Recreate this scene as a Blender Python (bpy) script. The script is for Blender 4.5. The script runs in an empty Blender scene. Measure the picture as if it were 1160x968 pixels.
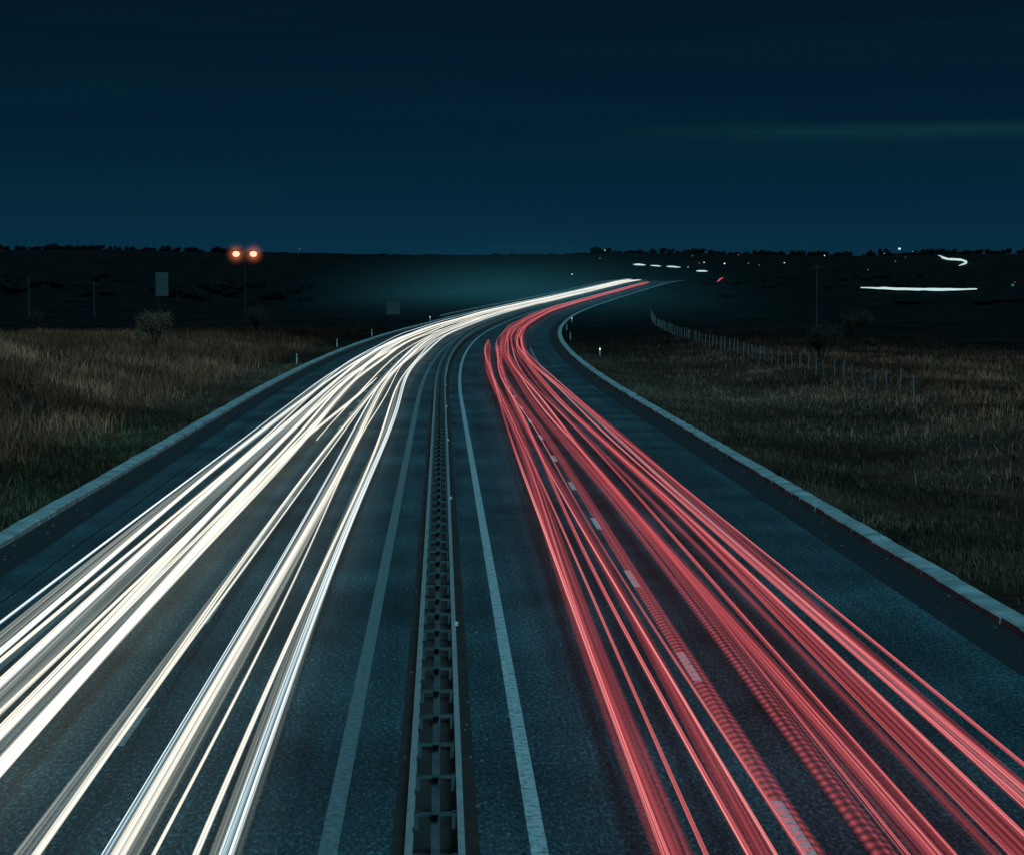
import bpy, math, random, bmesh
import numpy as np
from mathutils import Vector, Matrix, noise as mn
random.seed(7); rng=np.random.default_rng(7)
scene=bpy.context.scene
scene.view_settings.view_transform='Standard'
scene.view_settings.look='None'
scene.view_settings.exposure=0
F=2200.0; CAMH=7.9

# ---------------------------------------------------------------- helpers
def sm(a,b,x):
    t=min(1,max(0,(x-a)/(b-a))); return t*t*(3-2*t)
def xc(Y):
    if Y<130: return 0.0
    if Y<1000: return 0.00017*(Y-130)**2
    return 0.00017*870**2+2*0.00017*870*(Y-1000)
def dxc(Y):
    if Y<130: return 0.0
    return 2*0.00017*(min(Y,1000)-130)
_zp=[(0,0),(380,0),(500,0.9),(600,2.0),(700,4.0),(780,6.3),(850,8.7),(900,9.2),(980,7.5),(1100,4.0),(1300,3.5)]
def zc(Y):
    if Y<=380: return 0.0
    for (a,za),(b,zb) in zip(_zp,_zp[1:]):
        if Y<=b: return za+(zb-za)*(Y-a)/(b-a)
    return 3.5
def zcs(Y): return (zc(Y-30)+zc(Y-15)+zc(Y)+zc(Y+15)+zc(Y+30))/5
def P(o,Y,z=0):
    d=dxc(Y); n=math.hypot(1,d)
    return (xc(Y)+o/n, Y-o*d/n, zcs(Y)+z)
def ground_z(o,Y):
    a=abs(o)
    X=xc(min(Y,1000))+o
    land=45*sm(900,2600,Y)
    land+=3.2*mn.noise(Vector((X/210,Y/260,0)))*sm(250,900,Y)*(1-.8*sm(60,160,X))
    land+=(5*sm(60,250,-o)*sm(200,500,Y)*(1-sm(900,1500,Y)))
    land+=(7*mn.noise(Vector((X/330,3.3,0)))+3*sm(0,900,a))*sm(1500,2500,Y)
    w=sm(20,130,a)
    z=zcs(Y)*(1-w)+land*w if Y<1400 else (zcs(Y)*(1-w)+land*w)*(1-sm(1400,1600,Y))+land*sm(1400,1600,Y)
    z+=3.4*sm(15,36,-o)*(1-sm(110,330,Y))
    z+=-0.5*sm(14,19,o)*(1-sm(24,34,o))-1.3*sm(34,70,o)*(1-sm(250,600,Y))
    z+=0.28*mn.noise(Vector((X/5,Y/9,1)))*sm(15,22,a)
    if a<13.3: z-=0.12
    elif a<15: z+=0.04
    return z
def gpt(o,Y): return Vector((xc(min(Y,1000))+o,Y,ground_z(o,Y)))
def gpx(X,Y): return Vector((X,Y,ground_z(X-xc(min(Y,1000)),Y)))

def new_mesh(name,verts,faces,mat=None,uvs=None,smooth=False,parent=None):
    me=bpy.data.meshes.new(name)
    me.from_pydata([tuple(v) for v in verts],[],[tuple(f) for f in faces])
    if uvs is not None:
        l=me.uv_layers.new(name='UVMap')
        idx=np.zeros(len(me.loops),dtype=np.int32); me.loops.foreach_get('vertex_index',idx)
        l.data.foreach_set('uv',np.asarray(uvs,dtype=np.float32)[idx].ravel())
    if mat: me.materials.append(mat)
    if smooth: me.polygons.foreach_set('use_smooth',[True]*len(me.polygons))
    me.update()
    ob=bpy.data.objects.new(name,me); scene.collection.objects.link(ob)
    if parent: ob.parent=parent
    return ob
def empty(name,loc=(0,0,0)):
    e=bpy.data.objects.new(name,None); scene.collection.objects.link(e); e.location=loc; return e
def ys(a,b):
    out=[a]; y=a
    while y<b:
        y+= 4 if y<150 else (8 if y<500 else 12)
        out.append(min(y,b))
    return out
def sweep(name,prof,a,b,mat,closed=False,parent=None,smooth=False,Y=None,of=None):
    Y=Y or ys(a,b); V=[];Fc=[];U=[]; n=len(prof)
    for y in Y:
        d=of(y) if of else 0
        for (o,z) in prof: V.append(P(o+d,y,z)); U.append((o,y))
    m=n if closed else n-1
    for i in range(len(Y)-1):
        for j in range(m):
            k=(j+1)%n
            Fc.append((i*n+j,i*n+k,(i+1)*n+k,(i+1)*n+j))
    return new_mesh(name,V,Fc,mat,U,smooth,parent)
class MB:
    def __init__(s): s.V=[];s.F=[]
    def box(s,c,d,rot=0):
        b=len(s.V); cx,cy,cz=c; dx,dy,dz=[v/2 for v in d]; cr,sr=math.cos(rot),math.sin(rot)
        for x,y,z in [(-1,-1,-1),(1,-1,-1),(1,1,-1),(-1,1,-1),(-1,-1,1),(1,-1,1),(1,1,1),(-1,1,1)]:
            X=x*dx;Yv=y*dy
            s.V.append((cx+X*cr-Yv*sr,cy+X*sr+Yv*cr,cz+z*dz))
        for f in [(0,3,2,1),(4,5,6,7),(0,1,5,4),(1,2,6,5),(2,3,7,6),(3,0,4,7)]: s.F.append(tuple(b+i for i in f))
    def tube(s,p,q,r0,r1,n=6):
        p=Vector(p);q=Vector(q); d=(q-p)
        if d.length<1e-6: return
        d.normalize(); u=d.orthogonal().normalized(); v=d.cross(u); b=len(s.V)
        for c,r in((p,r0),(q,r1)):
            for i in range(n):
                a=2*math.pi*i/n; s.V.append(tuple(c+u*math.cos(a)*r+v*math.sin(a)*r))
        for i in range(n): s.F.append((b+i,b+(i+1)%n,b+n+(i+1)%n,b+n+i))
        s.F.append(tuple(b+i for i in range(n))[::-1]); s.F.append(tuple(b+n+i for i in range(n)))
    def obj(s,name,mat,parent=None,smooth=False): return new_mesh(name,s.V,s.F,mat,None,smooth,parent)

# ---------------------------------------------------------------- materials
def nm(name):
    m=bpy.data.materials.new(name); m.use_nodes=True; nt=m.node_tree; nt.nodes.clear()
    return m,nt,nt.nodes,nt.links
def nd(N,t,**k):
    n=N.new(t)
    for a,v in k.items():
        if a.startswith('i_'):
            key=a[2:]; n.inputs[int(key) if key.isdigit() else key].default_value=v
        else: setattr(n,a,v)
    return n
def ramp(N,stops,interp='LINEAR'):
    r=N.new('ShaderNodeValToRGB'); r.color_ramp.interpolation=interp
    e=r.color_ramp.elements
    while len(e)<len(stops): e.new(0.5)
    for i,(p,c) in enumerate(stops):
        e[i].position=p; e[i].color=(*c,1) if len(c)==3 else c
    return r
def math_(N,L,op,a,b=None,c=None):
    n=N.new('ShaderNodeMath'); n.operation=op
    for i,v in enumerate((a,b,c)):
        if v is None: continue
        if isinstance(v,(int,float)): n.inputs[i].default_value=v
        else: L.new(v,n.inputs[i])
    return n.outputs[0]
def simple(name,stops,scale=3,rough=.8,metal=0,bump=0,stretch=(1,1,1),detail=6,bscale=None):
    m,nt,N,L=nm(name)
    tc=N.new('ShaderNodeTexCoord'); mp=nd(N,'ShaderNodeMapping'); mp.inputs['Scale'].default_value=stretch
    L.new(tc.outputs['Object'],mp.inputs[0])
    no=nd(N,'ShaderNodeTexNoise',i_Scale=scale,i_Detail=detail,i_Roughness=.65); L.new(mp.outputs[0],no.inputs['Vector'])
    r=ramp(N,stops); L.new(no.outputs['Fac'],r.inputs[0])
    b=nd(N,'ShaderNodeBsdfPrincipled',i_Roughness=rough,i_Metallic=metal); L.new(r.outputs[0],b.inputs['Base Color'])
    if bump:
        n2=nd(N,'ShaderNodeTexNoise',i_Scale=bscale or scale*4,i_Detail=4); L.new(mp.outputs[0],n2.inputs['Vector'])
        bp=nd(N,'ShaderNodeBump',i_Strength=bump,i_Distance=.02); L.new(n2.outputs['Fac'],bp.inputs['Height']); L.new(bp.outputs[0],b.inputs['Normal'])
    o=N.new('ShaderNodeOutputMaterial'); L.new(b.outputs[0],o.inputs[0]); return m

def asphalt():
    m,nt,N,L=nm('asphalt')
    uv=N.new('ShaderNodeUVMap')
    mp=nd(N,'ShaderNodeMapping'); mp.inputs['Scale'].default_value=(1,.03,1); L.new(uv.outputs[0],mp.inputs[0])
    streak=nd(N,'ShaderNodeTexNoise',i_Scale=1.1,i_Detail=6,i_Roughness=.65); L.new(mp.outputs[0],streak.inputs['Vector'])
    mpg=nd(N,'ShaderNodeMapping'); mpg.inputs['Scale'].default_value=(1,.4,1); L.new(uv.outputs[0],mpg.inputs[0])
    grain=nd(N,'ShaderNodeTexNoise',i_Scale=15,i_Detail=3,i_Roughness=.85); L.new(mpg.outputs[0],grain.inputs['Vector'])
    patch=nd(N,'ShaderNodeTexNoise',i_Scale=.18,i_Detail=4); L.new(uv.outputs[0],patch.inputs['Vector'])
    r1=ramp(N,[(.3,(.020,.048,.059)),(.7,(.048,.098,.112))]); L.new(streak.outputs['Fac'],r1.inputs[0])
    r2=ramp(N,[(.32,(.2,.2,.2)),(.54,(.9,.9,.9)),(.68,(3.0,3.0,3.0))]); L.new(grain.outputs['Fac'],r2.inputs[0])
    r3=ramp(N,[(.35,(.55,.55,.55)),(.65,(1.2,1.2,1.2))]); L.new(patch.outputs['Fac'],r3.inputs[0])
    mx=nd(N,'ShaderNodeMix',data_type='RGBA',blend_type='MULTIPLY'); mx.inputs[0].default_value=1
    L.new(r1.outputs[0],mx.inputs[6]); L.new(r2.outputs[0],mx.inputs[7])
    mx2=nd(N,'ShaderNodeMix',data_type='RGBA',blend_type='MULTIPLY'); mx2.inputs[0].default_value=1
    L.new(mx.outputs[2],mx2.inputs[6]); L.new(r3.outputs[0],mx2.inputs[7])
    b=nd(N,'ShaderNodeBsdfPrincipled',i_Roughness=.75); L.new(mx2.outputs[2],b.inputs['Base Color'])
    b.inputs['Specular IOR Level'].default_value=.22
    bp=nd(N,'ShaderNodeBump',i_Strength=.5,i_Distance=.02); L.new(grain.outputs['Fac'],bp.inputs['Height']); L.new(bp.outputs[0],b.inputs['Normal'])
    o=N.new('ShaderNodeOutputMaterial'); L.new(b.outputs[0],o.inputs[0]); return m
M_asph=asphalt()
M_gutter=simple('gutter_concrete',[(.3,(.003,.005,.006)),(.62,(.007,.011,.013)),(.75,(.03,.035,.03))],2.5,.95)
M_kerb=simple('kerb_concrete',[(.3,(.12,.16,.16)),(.5,(.24,.29,.29)),(.7,(.40,.45,.44))],.9,.85,bump=.5,bscale=9)
def paint(name,stops):
    m,nt,N,L=nm(name)
    uv=N.new('ShaderNodeUVMap'); n=nd(N,'ShaderNodeTexNoise',i_Scale=7,i_Detail=6,i_Roughness=.75); L.new(uv.outputs[0],n.inputs['Vector'])
    r=ramp(N,stops); L.new(n.outputs['Fac'],r.inputs[0])
    b=nd(N,'ShaderNodeBsdfPrincipled',i_Roughness=.6); L.new(r.outputs[0],b.inputs['Base Color'])
    o=N.new('ShaderNodeOutputMaterial'); L.new(b.outputs[0],o.inputs[0]); return m
M_paint=paint('worn_road_paint',[(.36,(.07,.10,.11)),(.5,(.34,.42,.42)),(.7,(.52,.60,.59))])
M_paintd=paint('lane_dash_paint',[(.36,(.08,.11,.11)),(.5,(.45,.50,.50)),(.7,(.62,.66,.64))])
M_paint2=paint('faded_road_paint',[(.35,(.05,.08,.09)),(.7,(.20,.27,.28))])
M_paint3=paint('dirty_road_paint',[(.38,(.06,.09,.10)),(.6,(.26,.34,.34))])
M_steel=simple('galvanised_steel',[(.3,(.30,.33,.33)),(.7,(.52,.54,.52))],5,.5,.4)
M_steeld=simple('weathered_steel',[(.3,(.05,.065,.07)),(.7,(.13,.16,.16))],5,.6,.3)
M_dark=simple('dark_metal',[(.3,(.02,.025,.025)),(.7,(.04,.045,.045))],5,.6,.3)
M_wood=simple('weathered_wood',[(.3,(.02,.02,.02)),(.7,(.04,.04,.038))],5,.9)
M_sign=simple('sign_back_metal',[(.3,(.03,.045,.045)),(.7,(.06,.08,.08))],2,.6,.2)
M_conc=simple('post_concrete',[(.3,(.10,.11,.11)),(.7,(.19,.20,.19))],5,.9)
M_white=simple('white_plastic',[(.3,(.5,.55,.55)),(.7,(.65,.7,.68))],5,.5)

def land_light_fade(N,L,tc):  # paints light falloff with distance into the albedo, plus random patch tone
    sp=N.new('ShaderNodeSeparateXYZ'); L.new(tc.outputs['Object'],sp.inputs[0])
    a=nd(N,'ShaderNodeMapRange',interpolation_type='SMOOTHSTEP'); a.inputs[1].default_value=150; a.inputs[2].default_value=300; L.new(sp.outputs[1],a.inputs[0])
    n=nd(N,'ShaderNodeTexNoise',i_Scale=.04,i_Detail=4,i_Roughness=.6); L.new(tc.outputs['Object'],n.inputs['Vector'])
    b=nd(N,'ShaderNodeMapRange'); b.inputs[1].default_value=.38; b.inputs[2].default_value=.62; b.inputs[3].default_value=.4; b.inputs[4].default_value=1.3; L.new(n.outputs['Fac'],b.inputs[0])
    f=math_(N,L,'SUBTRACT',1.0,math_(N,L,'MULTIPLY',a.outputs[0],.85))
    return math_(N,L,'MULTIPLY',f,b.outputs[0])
def scale_col(N,L,col,f):
    vm=N.new('ShaderNodeVectorMath'); vm.operation='SCALE'; L.new(col,vm.inputs[0]); L.new(f,vm.inputs['Scale']); return vm.outputs[0]
def ground_mat():
    m,nt,N,L=nm('field_ground')
    tc=N.new('ShaderNodeTexCoord')
    n1=nd(N,'ShaderNodeTexNoise',i_Scale=.06,i_Detail=8,i_Roughness=.65); L.new(tc.outputs['Object'],n1.inputs['Vector'])
    n2=nd(N,'ShaderNodeTexNoise',i_Scale=2.2,i_Detail=6,i_Roughness=.8); L.new(tc.outputs['Object'],n2.inputs['Vector'])
    r1=ramp(N,[(.38,(.04,.028,.020)),(.52,(.09,.046,.029)),(.66,(.15,.066,.040))]); L.new(n1.outputs['Fac'],r1.inputs[0])
    r2=ramp(N,[(.3,(.2,.2,.2)),(.7,(1.5,1.5,1.5))]); L.new(n2.outputs['Fac'],r2.inputs[0])
    mx=nd(N,'ShaderNodeMix',data_type='RGBA',blend_type='MULTIPLY'); mx.inputs[0].default_value=1
    L.new(r1.outputs[0],mx.inputs[6]); L.new(r2.outputs[0],mx.inputs[7])
    near=scale_col(N,L,mx.outputs[2],land_light_fade(N,L,tc))
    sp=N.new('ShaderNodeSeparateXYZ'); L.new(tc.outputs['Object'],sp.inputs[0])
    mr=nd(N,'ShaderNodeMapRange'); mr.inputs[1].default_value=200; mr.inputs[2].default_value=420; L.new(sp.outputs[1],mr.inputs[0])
    r3=ramp(N,[(.4,(.002,.0035,.0035)),(.6,(.008,.010,.009))]); L.new(n1.outputs['Fac'],r3.inputs[0])  # far land coloured near-black so it reads as unlit
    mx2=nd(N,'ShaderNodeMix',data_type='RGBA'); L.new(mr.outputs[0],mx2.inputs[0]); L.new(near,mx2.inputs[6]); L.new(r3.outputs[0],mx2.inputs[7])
    b=nd(N,'ShaderNodeBsdfPrincipled',i_Roughness=.95); L.new(mx2.outputs[2],b.inputs['Base Color']); b.inputs['Specular IOR Level'].default_value=.05
    bp=nd(N,'ShaderNodeBump',i_Strength=.8,i_Distance=.15); L.new(n2.outputs['Fac'],bp.inputs['Height']); L.new(bp.outputs[0],b.inputs['Normal'])
    o=N.new('ShaderNodeOutputMaterial'); L.new(b.outputs[0],o.inputs[0]); return m
M_ground=ground_mat()
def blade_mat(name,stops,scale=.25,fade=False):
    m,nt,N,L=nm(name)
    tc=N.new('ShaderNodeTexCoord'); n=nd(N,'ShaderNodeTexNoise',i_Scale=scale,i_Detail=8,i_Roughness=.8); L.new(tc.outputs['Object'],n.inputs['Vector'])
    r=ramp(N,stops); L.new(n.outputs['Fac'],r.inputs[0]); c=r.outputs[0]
    if fade: c=scale_col(N,L,c,land_light_fade(N,L,tc))
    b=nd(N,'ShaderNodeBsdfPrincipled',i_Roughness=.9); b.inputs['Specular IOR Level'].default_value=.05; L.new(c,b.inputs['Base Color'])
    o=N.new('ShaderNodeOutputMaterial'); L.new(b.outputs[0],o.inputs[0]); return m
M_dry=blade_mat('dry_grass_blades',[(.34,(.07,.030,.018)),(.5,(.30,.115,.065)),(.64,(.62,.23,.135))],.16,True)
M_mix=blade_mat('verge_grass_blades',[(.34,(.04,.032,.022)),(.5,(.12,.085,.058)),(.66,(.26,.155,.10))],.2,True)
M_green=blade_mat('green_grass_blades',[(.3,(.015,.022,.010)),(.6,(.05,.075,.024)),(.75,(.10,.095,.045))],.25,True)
M_twig=blade_mat('bare_twigs',[(.3,(.08,.05,.035)),(.7,(.22,.12,.075))],1.5)
M_twigd=blade_mat('shaded_twigs',[(.3,(.02,.015,.012)),(.7,(.07,.045,.034))],1.5)  # darker copy of the bare twigs, shade put into the colour
M_tree=blade_mat('dark_foliage',[(.3,(.002,.004,.004)),(.7,(.007,.010,.009))],.2)

def trail_mat(name,stops,strength,rib=0,dens=1.0,lo=.33,hi=.6,freq=7):
    m,nt,N,L=nm(name)
    uv=N.new('ShaderNodeUVMap'); sp=N.new('ShaderNodeSeparateXYZ'); L.new(uv.outputs[0],sp.inputs[0])
    u,v=sp.outputs[0],sp.outputs[1]
    f=math_(N,L,'MODULO',u,3.0)
    e=math_(N,L,'MULTIPLY',f,math_(N,L,'SUBTRACT',1.0,f)); e=math_(N,L,'MULTIPLY',e,7.0); e=math_(N,L,'MINIMUM',e,1.0)
    cb=N.new('ShaderNodeCombineXYZ'); L.new(math_(N,L,'MULTIPLY',u,freq),cb.inputs[0]); L.new(math_(N,L,'MULTIPLY',v,.012),cb.inputs[1])
    n=nd(N,'ShaderNodeTexNoise',i_Scale=1,i_Detail=2,i_Roughness=.6); L.new(cb.outputs[0],n.inputs['Vector'])
    mr=nd(N,'ShaderNodeMapRange'); mr.inputs[1].default_value=lo; mr.inputs[2].default_value=hi; L.new(n.outputs['Fac'],mr.inputs[0])
    a=math_(N,L,'MULTIPLY',e,mr.outputs[0]); a=math_(N,L,'MULTIPLY',a,dens)
    if rib:
        s=math_(N,L,'SINE',math_(N,L,'MULTIPLY',v,2*math.pi/rib)); s=math_(N,L,'MULTIPLY_ADD',s,.35,.6)
        a=math_(N,L,'MULTIPLY',a,s)
    r=ramp(N,stops); L.new(mr.outputs[0],r.inputs[0])
    em=N.new('ShaderNodeEmission'); em.inputs[1].default_value=strength; L.new(r.outputs[0],em.inputs[0])
    tr=N.new('ShaderNodeBsdfTransparent'); mx=N.new('ShaderNodeMixShader')
    L.new(a,mx.inputs[0]); L.new(tr.outputs[0],mx.inputs[1]); L.new(em.outputs[0],mx.inputs[2])
    o=N.new('ShaderNodeOutputMaterial'); L.new(mx.outputs[0],o.inputs[0]); return m
M_head=trail_mat('headlight_glow',[(0,(.32,.44,.44)),(.4,(.86,.82,.70)),(1,(1,.95,.82))],1.4,lo=.26,hi=.58)
M_headf=trail_mat('soft_headlight_glow',[(0,(.22,.36,.40)),(.6,(.58,.64,.58)),(1,(.9,.88,.76))],.85,dens=.6,lo=.3,hi=.7,freq=9)
M_headb=trail_mat('xenon_headlight_glow',[(0,(.10,.32,.44)),(.4,(.5,.8,.95)),(1,(1,1,.95))],1.3,lo=.3,hi=.58,freq=6)
M_tail=trail_mat('taillight_glow',[(0,(.45,.032,.05)),(.55,(.88,.13,.15)),(1,(1,.40,.37))],1.05,lo=.33,hi=.66)
M_tailf=trail_mat('faint_taillight_glow',[(0,(.3,.022,.038)),(1,(.76,.12,.14))],.85,dens=.62,lo=.30,hi=.68,freq=9)
M_tailr=trail_mat('flickering_taillight_glow',[(0,(.35,.03,.045)),(1,(.75,.12,.14))],.85,rib=.34,dens=.7,lo=.22,hi=.6,freq=8)

def emis(name,col,s):
    m,nt,N,L=nm(name); e=N.new('ShaderNodeEmission'); e.inputs[0].default_value=(*col,1); e.inputs[1].default_value=s
    o=N.new('ShaderNodeOutputMaterial'); L.new(e.outputs[0],o.inputs[0]); return m
M_lampw=emis('lamp_white',(.7,1,1),1.2); M_lampo=emis('lamp_sodium',(1,.50,.30),1.7); M_lampg=emis('lamp_green',(.03,.35,.1),.7)
M_lampd=emis('lamp_dim_sodium',(1,.3,.15),.5)
M_farw=emis('far_headlights',(.62,.85,.85),.95); M_farr=emis('far_taillights',(.9,.12,.12),.7)
def haze(name,col,s,pw):  # emission-only volume: glows by itself, scatters no light
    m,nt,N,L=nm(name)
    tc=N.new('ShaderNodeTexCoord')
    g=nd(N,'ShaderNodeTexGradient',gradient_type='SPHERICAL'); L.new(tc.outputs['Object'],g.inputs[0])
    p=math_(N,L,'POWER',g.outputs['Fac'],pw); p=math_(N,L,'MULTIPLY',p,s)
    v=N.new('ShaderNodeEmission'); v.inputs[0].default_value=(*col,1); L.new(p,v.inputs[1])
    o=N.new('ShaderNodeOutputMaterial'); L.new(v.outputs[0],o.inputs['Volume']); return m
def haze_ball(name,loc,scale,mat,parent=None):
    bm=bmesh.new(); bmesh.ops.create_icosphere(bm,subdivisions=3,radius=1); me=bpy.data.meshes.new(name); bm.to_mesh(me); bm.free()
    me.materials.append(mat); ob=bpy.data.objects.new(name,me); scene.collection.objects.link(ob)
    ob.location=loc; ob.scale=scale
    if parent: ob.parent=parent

# ---------------------------------------------------------------- ground
os_=[0,6,12,13.25,13.3,13.6,14.9,15.1,16,17,18,19,20.5,22,24,26,28,30,32,34,36,38,41,45,50,57,65,75,90,110,130,160,200,250,310,380,460,560,680,820,1000,1250,1600,2200,3200]
os_=[-o for o in os_[:0:-1]]+os_
Yg=[-150,-60,0]+list(range(20,330,4))+list(range(330,900,14))+list(range(900,2700,45))+[2800,3000,3400,4200,6000]
V=[];Fc=[]
for y in Yg:
    for o in os_:
        V.append((xc(min(y,1000))+o,y,ground_z(o,y)))
n=len(os_)
for i in range(len(Yg)-1):
    for j in range(n-1): Fc.append((i*n+j,i*n+j+1,(i+1)*n+j+1,(i+1)*n+j))
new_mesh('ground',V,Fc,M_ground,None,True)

# ---------------------------------------------------------------- road
sweep('highway_road',[(-11.8,0),(-9,.0),(-1.2,0.0),(1.2,0.0),(9,.0),(11.8,0)],-60,1080,M_asph)
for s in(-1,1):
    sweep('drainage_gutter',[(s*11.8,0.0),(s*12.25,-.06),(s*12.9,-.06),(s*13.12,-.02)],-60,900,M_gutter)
    mb=MB(); y=-20.0
    while y<880:
        l=1.5 if y<200 else 6
        y2=y+l-.03; c=len(mb.V)
        jz=random.uniform(-.015,.015); jo=random.uniform(-.02,.02)
        for yy in(y,y2):
            for o,z in[(13.12,-.12),(13.14,.12),(13.2,.16),(13.68,.17),(13.76,.14),(13.78,-.1)]:
                mb.V.append(P(s*(o+jo),yy,z+jz))
        for j in range(5): mb.F.append((c+j,c+j+1,c+6+j+1,c+6+j))
        mb.F.append(tuple(c+i for i in range(6))); mb.F.append(tuple(c+6+i for i in range(6))[::-1])
        y+=l
    mb.obj('kerb',M_kerb)
mk=empty('road_markings')
def strip(name,o,w,a,b,mat,z=.005): sweep(name,[(o-w/2,z),(o+w/2,z)],a,b,mat,parent=mk)
strip('inner_edge_line',1.45,.24,-40,900,M_paint)
strip('inner_edge_line_opposite',-1.5,.27,-40,900,M_paint2)
strip('outer_edge_line',9.05,.22,-40,240,M_paint3)
strip('outer_edge_line_opposite',-9.05,.2,-40,900,M_paint2)
def dashes(name,o,y0,mat):
    V=[];Fc=[];U=[]; y=y0
    while y<700:
        b=len(V)
        for yy in(y-1.5,y+1.5):
            for oo in(o-.09,o+.09): V.append(P(oo,yy,.006)); U.append((oo,yy))
        Fc.append((b,b+1,b+3,b+2)); y+=12
    new_mesh(name,V,Fc,mat,U,parent=mk)
dashes('lane_dashes',5.2,27.6-24,M_paintd)
dashes('lane_dashes_opposite',-5.45,46.5-36,M_paint3)
M_skid=simple('tyre_rubber_mark',[(.3,(.010,.014,.016)),(.7,(.03,.045,.05))],4,.8)
sweep('skid_mark',[(10.3,.004),(10.5,.004)],70,125,M_skid,of=lambda y:-.9*math.sin((y-70)/55*2.2))
M_seal=simple('bitumen_crack_seal',[(.3,(.006,.009,.01)),(.7,(.015,.02,.022))],4,.5)
sweep('asphalt_joint',[(-10.9,.004),(-10.85,.004)],-20,300,M_seal,of=lambda y:.12*mn.noise(Vector((y/9,0,0))))
sweep('asphalt_joint',[(3.30,.004),(3.34,.004)],-20,300,M_seal,of=lambda y:.10*mn.noise(Vector((y/7,4,0))))
sweep('asphalt_joint',[(-3.2,.004),(-3.16,.004)],-20,300,M_seal,of=lambda y:.10*mn.noise(Vector((y/7,9,0))))
mb=MB()
for _ in range(700):
    y=25+150*random.random()**1.3; o=random.choice([random.uniform(-1.2,-.5),random.uniform(.5,.9),random.uniform(12,13),random.uniform(-13,-12),random.uniform(-12,12)])
    s=random.uniform(.012,.045); c=P(o,y,.004+s*.4); mb.box(c,(s*random.uniform(.6,1.6),s,s*.8),random.uniform(0,3))
mb.obj('loose_gravel',simple('gravel_stone',[(.3,(.04,.05,.05)),(.7,(.24,.24,.21))],1.3,.9))

# ---------------------------------------------------------------- median guard rail
def wprof(side,base):
    pts=[(0,.44),(.075,.475),(.08,.52),(.01,.575),(.01,.625),(.08,.68),(.075,.725),(0,.76)]
    out=[(base+side*o,z) for o,z in pts]
    inn=[(base+side*(o-.014),z+(.004 if i>3 else -.004)) for i,(o,z) in enumerate(pts)][::-1]
    return out+inn
gr=empty('median_guardrail')
sweep('rail_beam_oncoming',wprof(-1,-.31),-20,860,M_steel,closed=True,parent=gr)
sweep('rail_beam',wprof(1,.31),-20,860,M_steel,closed=True,parent=gr)
posts=MB(); sp=MB(); refl=MB(); y=-18.0; k=0
while y<600:
    c=P(0,y); r=-math.atan(dxc(y))
    posts.box((c[0],c[1],c[2]+.33),(.12,.08,.74),r)
    sp.box((c[0],c[1],c[2]+.705),(.58,.05,.05),r)
    sp.box((c[0],c[1]+.0,c[2]+.742),(.10,.30,.02),r)
    for s in(-1,1):
        q=P(s*.255,y); sp.box((q[0],q[1],q[2]+.62),(.06,.16,.22),r)
    if k%12==5:
        q=P(.40,y+.3); refl.box((q[0],q[1],q[2]+.8),(.07,.02,.09),r)
    y+=2; k+=1
posts.obj('posts',M_steeld,gr); sp.obj('spacer_brackets',M_steeld,gr); refl.obj('reflectors',M_white,gr)
M_soil=simple('median_soil',[(.35,(.004,.006,.006)),(.7,(.022,.020,.017))],3,.95,bump=.5)
sweep('median_strip',[(-.62,.004),(-.4,.03),(0,.05),(.4,.03),(.62,.004)],-40,860,M_soil)
g2=empty('roadside_guardrail')
sweep('rail_beam',wprof(1,-14.4),420,870,M_steel,closed=True,parent=g2,Y=list(np.linspace(420,870,50)))
mb=MB()
for y in range(420,870,4):
    c=P(-14.5,y); mb.box((c[0],c[1],c[2]+.3),(.1,.1,.8))
mb.obj('posts',M_steeld,g2)

# ---------------------------------------------------------------- light trails
ht=empty('headlight_trails'); tt=empty('taillight_trails'); tk=0
def trail(o0,h,w,mat,parent,name,a=-20,b=865,o1=None,ca=100,cb=240,wob=.12,grow=1/420):
    global tk; tk+=1
    ph=random.uniform(0,6); L1=random.uniform(90,160); V=[];Fc=[];U=[]
    Y=ys(a,b)
    for y in Y:
        o=o0+wob*math.sin(y/L1*2*math.pi+ph)
        if o1 is not None: o+=(o1-o0)*sm(ca,cb,y)
        ww=w*(1+max(0,y-60)*grow)*(sm(b+1,b-25,y)*.9+.1 if b<800 else 1)
        if a>0: ww*=.1+.9*sm(a-1,a+30,y)
        for t in(0,.25,.5,.75,1):
            V.append(P(o+(t-.5)*ww,y,h+.06*math.sin(math.pi*t))); U.append((tk*3+min(.999,max(.001,t)),y))
    for i in range(len(Y)-1):
        for j in range(4): Fc.append((i*5+j,i*5+j+1,i*5+5+j+1,i*5+5+j))
    return new_mesh(name,V,Fc,mat,U,True,parent)
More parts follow.
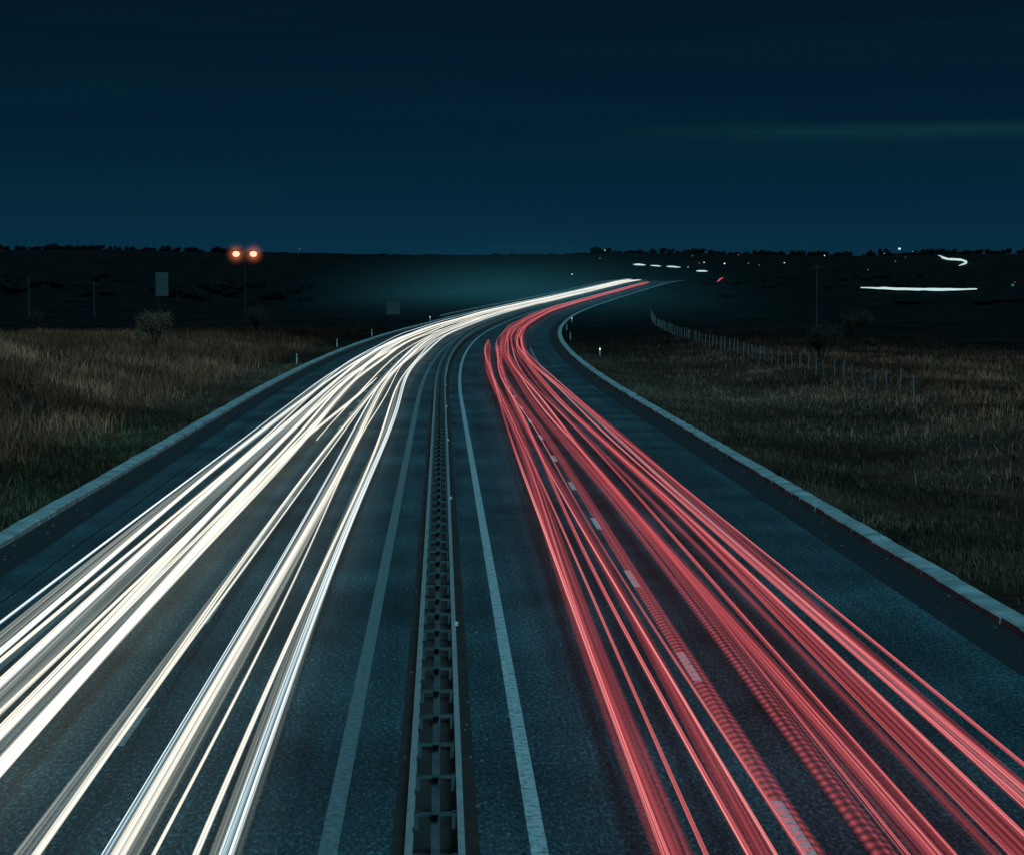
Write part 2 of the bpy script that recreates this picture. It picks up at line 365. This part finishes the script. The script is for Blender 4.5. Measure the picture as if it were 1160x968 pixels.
H=[
 (-2.62,.62,.20,M_headb,{}),(-2.92,.66,.10,M_head,{}),(-2.75,.55,.45,M_headf,{}),
 (-3.95,.62,.22,M_head,{}),(-4.22,.7,.09,M_headb,{}),(-4.0,.55,.5,M_headf,{}),(-3.65,.6,.05,M_head,{}),
 (-5.2,.64,.13,M_head,dict(o1=-4.4,ca=40,cb=150)),(-5.3,.6,.26,M_headf,dict(o1=-4.5,ca=40,cb=150)),
 (-4.8,.85,.05,M_head,dict(o1=-3.0,ca=60,cb=240)),
 (-6.45,.64,.30,M_head,dict(o1=-6.1)),(-6.85,.7,.16,M_head,{}),(-7.2,.62,.28,M_head,{}),(-6.7,.55,.6,M_headf,{}),
 (-7.6,.9,.14,M_headb,{}),(-7.95,.64,.26,M_head,{}),(-7.8,.55,.7,M_headf,{}),(-8.35,.62,.12,M_head,{}),(-8.7,.66,.18,M_head,dict(o1=-7.9)),(-9.1,.75,.07,M_headb,dict(o1=-8.1)),(-8.9,.6,.5,M_headf,dict(o1=-8.0)),
 (-6.15,1.0,.10,M_head,dict(o1=-6.9)),(-6.6,.62,.22,M_head,dict(b=150,o1=-4.9,ca=60,cb=170)),
 (-8.1,1.1,.07,M_headb,{}),(-7.4,.6,.1,M_head,dict(o1=-5.2,ca=130,cb=330)),(-5.6,.62,.12,M_head,dict(o1=-5.0,ca=90,cb=220,a=90)),
]
for o,h,w,m,k in H: trail(o,h,w,m,ht,'headlight_trail',**k)
T=[
 (2.80,.8,.11,M_tail,dict(b=245,o1=3.8,ca=25,cb=140)),(3.12,.75,.55,M_tailf,dict(b=245,o1=3.95,ca=25,cb=140)),(3.0,.85,.06,M_tail,dict(b=240,o1=3.9,ca=25,cb=140)),(3.34,.85,.07,M_tail,dict(b=200,o1=4.0,ca=25,cb=140)),
 (3.95,.8,.12,M_tail,dict(b=235,o1=5.0,ca=30,cb=210)),(4.15,.78,.06,M_tail,dict(b=235,o1=5.0,ca=30,cb=210)),(4.1,.76,.3,M_tailf,dict(b=235,o1=5.0,ca=30,cb=210)),
 (4.80,.85,.36,M_tailr,dict(o1=5.4)),(4.55,.8,.06,M_tail,dict(o1=5.0)),
 (5.65,.8,.38,M_tailr,{}),(5.95,.85,.10,M_tail,{}),(6.15,.8,.16,M_tail,{}),
 (6.62,.75,.10,M_tail,{}),(6.8,.9,.2,M_tailf,{}),
 (7.3,.8,.08,M_tail,{}),(7.5,.8,.15,M_tail,{}),(7.75,.95,.06,M_tail,{}),(7.4,.8,.45,M_tailf,{}),
 (8.22,.8,.2,M_tail,dict(o1=7.8)),(8.5,.85,.09,M_tail,dict(o1=8.0)),(7.3,1.4,.05,M_tail,{}),(6.1,.8,.5,M_tailf,{}),(8.35,.8,.4,M_tailf,dict(o1=7.9)),
]
for o,h,w,m,k in T:
    k.setdefault('b',812); trail(o,h,w,m,tt,'taillight_trail',grow=1/600,**k)

def farpath(name,pts,r,mat,dz=.4):
    mb=MB(); pts2=[]
    for (a,b) in zip(pts,pts[1:]):
        for i in range(4): t=i/4; pts2.append((a[0]+(b[0]-a[0])*t,a[1]+(b[1]-a[1])*t))
    pts2.append(pts[-1]); n=len(pts2)
    pp=[gpx(x,y)+Vector((0,0,r+dz)) for y,x in pts2]
    rad=[r*(.35+.65*min(1,4*min(i,n-1-i)/n))*random.uniform(.7,1.1) for i in range(n)]
    for i in range(n-1): mb.tube(pp[i],pp[i+1],rad[i],rad[i+1],6)
    mb.obj(name,mat)
farpath('distant_headlight_trail',[(2200,566),(2130,552),(2080,539),(2010,527),(1970,530),(1900,516),(1850,503),(1800,486),(1760,472)],1.1,M_farw)
farpath('distant_headlight_trail',[(1180,256),(1165,267),(1150,280),(1140,292),(1143,308),(1160,322)],.8,M_farw,1.2)
farpath('distant_headlight_trail',[(1790,177),(1770,186)],.8,M_farw)
farpath('distant_headlight_trail',[(1765,190),(1750,198)],.6,M_farw)
farpath('distant_headlight_trail',[(1740,202),(1720,212)],.7,M_farw)
farpath('distant_headlight_trail',[(1620,213),(1610,221)],.7,M_farw)
farpath('distant_taillight_trail',[(1500,218),(1470,211),(1430,203),(1390,199),(1360,196)],.7,M_farr)
farpath('distant_headlight_trail',[(1330,191),(1300,184)],.7,M_farw)

# ---------------------------------------------------------------- lamps
def street_lamp(X,Y,h,r,mat,arms=1,name='street_lamp'):
    g=gpx(X,Y); e=empty(name,g); m=MB()
    m.tube((0,0,-.5),(0,0,h),.16,.09,8); hd=MB()
    for s in([0] if arms==1 else [-1,1]):
        ax=s*2.2 if s else 1.0
        m.tube((0,0,h),(ax,0,h+.35),.07,.05,6)
        m.box((ax,0.1,h+.35+r*.9),(r*1.9,r*.9,r*.3))
        bn=len(hd.V)
        for i in range(5):
            for j in range(10):
                th=math.pi*i/4; p=2*math.pi*j/10
                hd.V.append((ax+r*math.sin(th)*math.cos(p),-.1+r*.7*math.sin(th)*math.sin(p),h+.35+r*.8*math.cos(th)))
        for i in range(4):
            for j in range(10): hd.F.append((bn+i*10+j,bn+i*10+(j+1)%10,bn+i*10+10+(j+1)%10,bn+i*10+10+j))
    m.obj('pole',M_dark,e); hd.obj('lamp_head',mat,e,True)
    return e
g=gpx(-50,500); hl=15.0-g.z
e=street_lamp(-50,500,hl,.95,M_lampo,2,'floodlight_mast')
HZ=haze('sodium_halo_glow',(1,.24,.10),.42,3.4)  # self-emitting volume painted as the halo round the floodlights
for s in(-1,1): haze_ball('lamp_halo_volume',(s*2.2,0,hl+.35),(3.6,3.6,3.6),HZ,e)
street_lamp(520,2200,9,1.5,M_lampw); street_lamp(180,2150,6,.6,M_lampw); street_lamp(240,1650,6,.7,M_lampw); street_lamp(262,1660,6,.5,M_lampd)
street_lamp(375,1900,6,.6,M_lampw); street_lamp(325,1100,5,.8,M_lampg); street_lamp(100,1500,6,.5,M_lampw); street_lamp(-160,2200,6,.6,M_lampd); street_lamp(350,1180,5,.3,M_lampd)
street_lamp(105,1250,5,.4,M_lampw); street_lamp(290,1900,6,.5,M_lampd)
for X,Y in((225,1700),(232,1720),(330,1500),(410,1750),(455,1900),(150,1850),(560,2300),(200,1580),(245,1900),(300,1700),(480,2100),(268,1640)): street_lamp(X,Y,5,random.uniform(.35,.6),random.choice([M_lampd,M_lampw]))

def utility_pole(X,Y,h):
    g=gpx(X,Y); e=empty('utility_pole',g); m=MB()
    m.tube((0,0,-.5),(0,0,h),.18,.11,8); m.box((0,0,h-.6),(1.3,.12,.12))
    m.obj('pole',M_wood,e); i=MB()
    for x in(-.55,.55): i.tube((x,0,h-.53),(x,0,h-.3),.06,.04,6)
    i.obj('insulators',M_dark,e)
utility_pole(68,350,12); utility_pole(-86,410,9.0); utility_pole(-76,430,8)

def road_sign(name,X,Y,w,h,zb):
    g=gpx(X,Y); e=empty(name,g); m=MB()
    for s in(-.32,.32): m.tube((s*w,0.08,-.5),(s*w,.08,zb+h*.95),.07,.07,6)
    m.box((0,.05,zb+h*.25),(w*.95,.05,.08)); m.box((0,.05,zb+h*.75),(w*.95,.05,.08)); m.obj('posts',M_dark,e)
    p=MB(); p.box((0,0,zb+h/2),(w,.04,h)); p.obj('panel',M_sign,e)
    f=MB()
    for zz in(zb+h*.33,zb+h*.66): f.box((0,-.03,zz),(w-.1,.02,.05))
    f.obj('stiffeners',M_dark,e)
g=gpx(-64,450); road_sign('billboard',-64,450,2.9,5.4,5.0-g.z)
g=gpx(-10.3,420); road_sign('road_sign',-10.3,420,2.9,2.6,max(.8,1.2-g.z))

M_ref=emis('glowing_reflector',(1,.95,.8),1.5)  # emission painted on as the bright glint of a reflector
def delin(o,Y,lit=False):
    g=gpt(o,Y); e=empty('delineator_post',g); m=MB()
    m.tube((0,0,-.2),(0,0,.95),.075,.065,8); m.tube((0,0,.95),(0,.02,1.02),.065,.03,8); m.obj('post',M_white,e)
    b=MB(); b.box((0,-.01,.78),(.155,.15,.16)); b.obj('black_band',M_dark,e)
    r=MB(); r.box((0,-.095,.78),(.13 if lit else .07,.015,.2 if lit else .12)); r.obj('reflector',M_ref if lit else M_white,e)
delin(-14.6,190); delin(-14.8,240); delin(14.6,330); delin(16.6,218,True); delin(-14.6,290); delin(14.7,270); delin(-14.6,400,True); delin(14.8,390,True)

fe=empty('wire_fence'); mb=MB(); wi=MB(); prev=None; y=132.0
while y<440:
    o=32.5-1.2*sm(140,300,y)+random.uniform(-.1,.1); g=gpt(o,y)
    hh=random.uniform(1.4,1.65)
    mb.tube(g+Vector((0,0,-.3)),g+Vector((random.uniform(-.12,.12),random.uniform(-.05,.05),hh)),.065,.055,6)
    if prev is not None:
        for z in(.3,.6,.9,1.2,1.4): wi.tube(prev+Vector((0,0,z)),g+Vector((0,0,z)),.012,.012,3)
    prev=g; y+=4
mb.obj('posts',M_conc,fe); wi.obj('wires',M_steeld,fe)

# ---------------------------------------------------------------- grass
def grass(name,mat,pts,hr,wr,lean=.35):
    N_=len(pts); base=np.array(pts,dtype=np.float32)
    h=rng.uniform(*hr,N_)*rng.uniform(.7,1.1,N_); w=rng.uniform(*wr,N_); a=rng.uniform(0,np.pi,N_)
    dx=np.cos(a)*w; dy=np.sin(a)*w
    lx=rng.normal(0,lean,N_)*h; ly=rng.normal(0,lean,N_)*h
    V=np.zeros((N_,5,3),dtype=np.float32)
    V[:,0]=base+np.stack([-dx,-dy,-.05+0*h],1); V[:,1]=base+np.stack([dx,dy,-.05+0*h],1)
    V[:,2]=base+np.stack([dx*.7+lx*.35,dy*.7+ly*.35,h*.6],1); V[:,3]=base+np.stack([-dx*.7+lx*.35,-dy*.7+ly*.35,h*.6],1)
    V[:,4]=base+np.stack([lx,ly,h],1)
    me=bpy.data.meshes.new(name)
    me.vertices.add(N_*5); me.vertices.foreach_set('co',V.ravel())
    i=np.arange(N_,dtype=np.int32)[:,None]*5
    loops=np.concatenate([i+0,i+1,i+2,i+3,i+3,i+2,i+4],1).ravel()
    me.loops.add(N_*7); me.loops.foreach_set('vertex_index',loops)
    me.polygons.add(N_*2)
    st=(np.arange(N_)[:,None]*7+np.array([0,4])).ravel(); me.polygons.foreach_set('loop_start',st.astype(np.int32))
    me.polygons.foreach_set('loop_total',np.tile([4,3],N_).astype(np.int32))
    me.materials.append(mat); me.update(calc_edges=True); me.validate()
    ob=bpy.data.objects.new(name,me); scene.collection.objects.link(ob)
def scatter(n,o0,o1,y0,y1,fn):
    out=[]
    while len(out)<n:
        y=y0+(y1-y0)*random.random()**1.4; o=random.uniform(o0,o1)
        q=mn.noise(Vector((o/2.6,y/6,5)))*.5+.5
        if random.random()<fn(o,y)*(.12+2.2*q*q*q*1.6)*(1-.8*sm(200,340,y)):
            out.append(tuple(gpt(o,y)))
    return out
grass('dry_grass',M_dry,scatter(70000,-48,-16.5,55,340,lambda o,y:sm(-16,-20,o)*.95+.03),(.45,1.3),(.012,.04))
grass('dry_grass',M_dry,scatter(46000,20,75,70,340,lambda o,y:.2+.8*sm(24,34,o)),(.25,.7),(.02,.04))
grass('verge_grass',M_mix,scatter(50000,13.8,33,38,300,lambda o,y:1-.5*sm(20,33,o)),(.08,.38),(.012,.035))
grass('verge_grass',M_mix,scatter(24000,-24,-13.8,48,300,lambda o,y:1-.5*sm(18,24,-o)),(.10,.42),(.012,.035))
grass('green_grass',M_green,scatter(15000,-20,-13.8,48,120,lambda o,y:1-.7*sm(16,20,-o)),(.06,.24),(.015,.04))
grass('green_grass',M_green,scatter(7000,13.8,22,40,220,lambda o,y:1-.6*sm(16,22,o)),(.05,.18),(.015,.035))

# ---------------------------------------------------------------- shrubs and trees
def shrub(name,X,Y,h,spread,stems=7,seed=0,mat=M_twig):
    rr=random.Random(seed); g=gpx(X,Y); e=empty(name,g); m=MB(); lf=MB()
    def br(p,d,l,r,lv):
        q=p+d*l; m.tube(p,q,r,r*.6,4)
        if lv==0:
            for _ in range(7):
                c=p+d*l*rr.random()+Vector((rr.gauss(0,.12),rr.gauss(0,.12),rr.gauss(0,.12)))*h*.35
                s=rr.uniform(.03,.07)*h*.3; a=Vector((rr.gauss(0,1),rr.gauss(0,1),rr.gauss(0,1))).normalized(); b=a.orthogonal().normalized()
                i=len(lf.V); lf.V+= [tuple(c-a*s),tuple(c+b*s*.5),tuple(c+a*s),tuple(c-b*s*.5)]; lf.F.append((i,i+1,i+2,i+3))
            return
        for _ in range(4):
            t=rr.uniform(.45,1); nd_=(d+Vector((rr.gauss(0,.38),rr.gauss(0,.38),rr.gauss(0.12,.25)))).normalized()
            br(p+d*l*t,nd_,l*rr.uniform(.5,.75),r*.55,lv-1)
    for _ in range(stems):
        d=Vector((rr.gauss(0,spread),rr.gauss(0,spread),1)).normalized()
        br(Vector((rr.gauss(0,.25),rr.gauss(0,.25),-.2)),d,h*.42,.03+h*.012,3)
    m.obj('branches',mat,e); lf.obj('leaves',mat,e)
shrub('bare_shrub',-27.6,190,4.4,.2,8,1)
shrub('bare_shrub',-29.0,196,2.8,.35,7,2)
shrub('bare_shrub',-30,320,5.2,.3,8,3,M_twigd)
shrub('bare_tree',37.5,190,4.8,.16,6,4,M_twigd)
shrub('bare_shrub',72,335,6,.45,9,5,M_twigd)
shrub('bare_shrub',-52,215,2.2,.5,8,6,M_twigd); shrub('bare_shrub',-70,340,4,.4,8,10,M_twigd); shrub('bare_shrub',58,260,2.0,.5,8,9,M_twigd)

def tree_mass(name,specs):
    bm=bmesh.new(); bmesh.ops.create_icosphere(bm,subdivisions=2,radius=1); bv=[v.co.copy() for v in bm.verts]; bf=[[v.index for v in f.verts] for f in bm.faces]; bm.free()
    V=[];Fc=[]
    for (X,Y,h,r) in specs:
        g=gpx(X,Y)
        for k in range(2):
            b=len(V); sx=r*random.uniform(.6,1); oz=h*(.45+.25*k); rr=h*(.42-.12*k); ox=random.gauss(0,r*.35); sd=random.random()*50
            for v in bv:
                f=1+.5*mn.noise(v*2.2+Vector((sd,0,0)))+random.uniform(-.12,.12)
                V.append((g.x+ox+v.x*sx*f*(1-.3*k),g.y+v.y*sx*f,g.z+oz+v.z*rr*f))
            Fc+=[tuple(b+i for i in f) for f in bf]
        b=len(V)
        for dx,dz in((-.2,-.5),(.2,-.5),(.1,h*.5),(-.1,h*.5)): V.append((g.x+dx,g.y,g.z+dz))
        Fc.append((b,b+1,b+2,b+3))
    new_mesh(name,V,Fc,M_tree)
sp_=[]
for i in range(680):
    X=random.uniform(-780,1000)
    cl=mn.noise(Vector((X/45,2,0)))*.5+.5
    hgt=random.uniform(3,8)*(.35+1.5*cl*cl)*(1.25 if (X<-250 or X>200) else .35)
    sp_.append((X,random.uniform(2480,2640),hgt,random.uniform(2.5,6)))
tree_mass('distant_tree_line',sp_)
sp_=[]
for i in range(330):
    X=random.choice([random.uniform(-330,-60),random.uniform(130,520),random.uniform(170,520)]); Y=random.uniform(650,1500)
    if mn.noise(Vector((X/50,Y/120,7)))<.0 or (X>0 and 900<Y<1200): continue
    sp_.append((X*(Y/1100),Y,random.uniform(2,4.5)*(.5 if X>0 else 1),random.uniform(2.5,6)))
tree_mass('distant_woodland',sp_)

# ---------------------------------------------------------------- self-glowing volume painted as headlight haze in the valley
haze_ball('mist_glow',(22,600,3),(75,330,19),haze('valley_mist_glow',(.07,.50,.68),.00044,1.8))

# ---------------------------------------------------------------- world and lights
w=bpy.data.worlds.new('World'); scene.world=w; w.use_nodes=True; nt=w.node_tree; N=nt.nodes; L=nt.links; N.clear()
tc=N.new('ShaderNodeTexCoord'); sp=N.new('ShaderNodeSeparateXYZ'); L.new(tc.outputs['Generated'],sp.inputs[0])
mr=nd(N,'ShaderNodeMapRange'); mr.inputs[1].default_value=0; mr.inputs[2].default_value=.16; L.new(sp.outputs[2],mr.inputs[0])
r=ramp(N,[(0,(.0030,.030,.060)),(.2,(.0018,.022,.044)),(.5,(.0009,.0130,.029)),(1,(.0005,.007,.018))]); L.new(mr.outputs[0],r.inputs[0])
mp=nd(N,'ShaderNodeMapping'); mp.inputs['Scale'].default_value=(3,3,60); L.new(tc.outputs['Generated'],mp.inputs[0])
cn=nd(N,'ShaderNodeTexNoise',i_Scale=1,i_Detail=5); L.new(mp.outputs[0],cn.inputs['Vector'])
b1=math_(N,L,'SUBTRACT',sp.outputs[2],.076); b1=math_(N,L,'ABSOLUTE',b1); b1=math_(N,L,'DIVIDE',b1,.006); b1=math_(N,L,'SUBTRACT',1.0,b1); b1=math_(N,L,'MAXIMUM',b1,0)
ax=nd(N,'ShaderNodeMapRange'); ax.inputs[1].default_value=.07; ax.inputs[2].default_value=.2; L.new(sp.outputs[0],ax.inputs[0])
b2=math_(N,L,'MULTIPLY',math_(N,L,'MULTIPLY',b1,ax.outputs[0]),cn.outputs['Fac']); b2=math_(N,L,'MULTIPLY',b2,.7)
wide=nd(N,'ShaderNodeMapRange'); wide.inputs[1].default_value=.4; wide.inputs[2].default_value=.75; L.new(cn.outputs['Fac'],wide.inputs[0])
b2=math_(N,L,'ADD',b2,math_(N,L,'MULTIPLY',wide.outputs[0],.07))
mx=nd(N,'ShaderNodeMix',data_type='RGBA',blend_type='ADD'); L.new(b2,mx.inputs[0]); L.new(r.outputs[0],mx.inputs[6]); mx.inputs[7].default_value=(.008,.035,.025,1)
sky=nd(N,'ShaderNodeTexSky',sky_type='NISHITA',sun_disc=False); sky.sun_elevation=math.radians(-4); sky.sun_rotation=math.radians(200)
bg1=N.new('ShaderNodeBackground'); L.new(mx.outputs[2],bg1.inputs[0]); bg1.inputs[1].default_value=1
bg2=N.new('ShaderNodeBackground'); L.new(sky.outputs[0],bg2.inputs[0]); bg2.inputs[1].default_value=.02
ad=N.new('ShaderNodeAddShader'); L.new(bg1.outputs[0],ad.inputs[0]); L.new(bg2.outputs[0],ad.inputs[1])
o=N.new('ShaderNodeOutputWorld'); L.new(ad.outputs[0],o.inputs[0])
ld=bpy.data.lights.new('night_fill_sun','SUN'); ld.energy=1.9; ld.color=(.28,.78,1.0); ld.angle=math.radians(12)  # added teal fill sun to lift the night road, no visible source
lo=bpy.data.objects.new('night_fill_sun',ld); scene.collection.objects.link(lo); lo.rotation_euler=(math.radians(38),math.radians(4),math.radians(5))

# ---------------------------------------------------------------- camera
cd=bpy.data.cameras.new('camera'); cam=bpy.data.objects.new('camera',cd); scene.collection.objects.link(cam)
cd.sensor_width=36; cd.lens=36*F/1160; cd.clip_end=12000; cd.clip_start=.1
cam.location=(.1,0,CAMH)
cam.rotation_euler=(math.radians(90)-math.atan(163/F),0,-math.atan(80/F))
scene.camera=cam
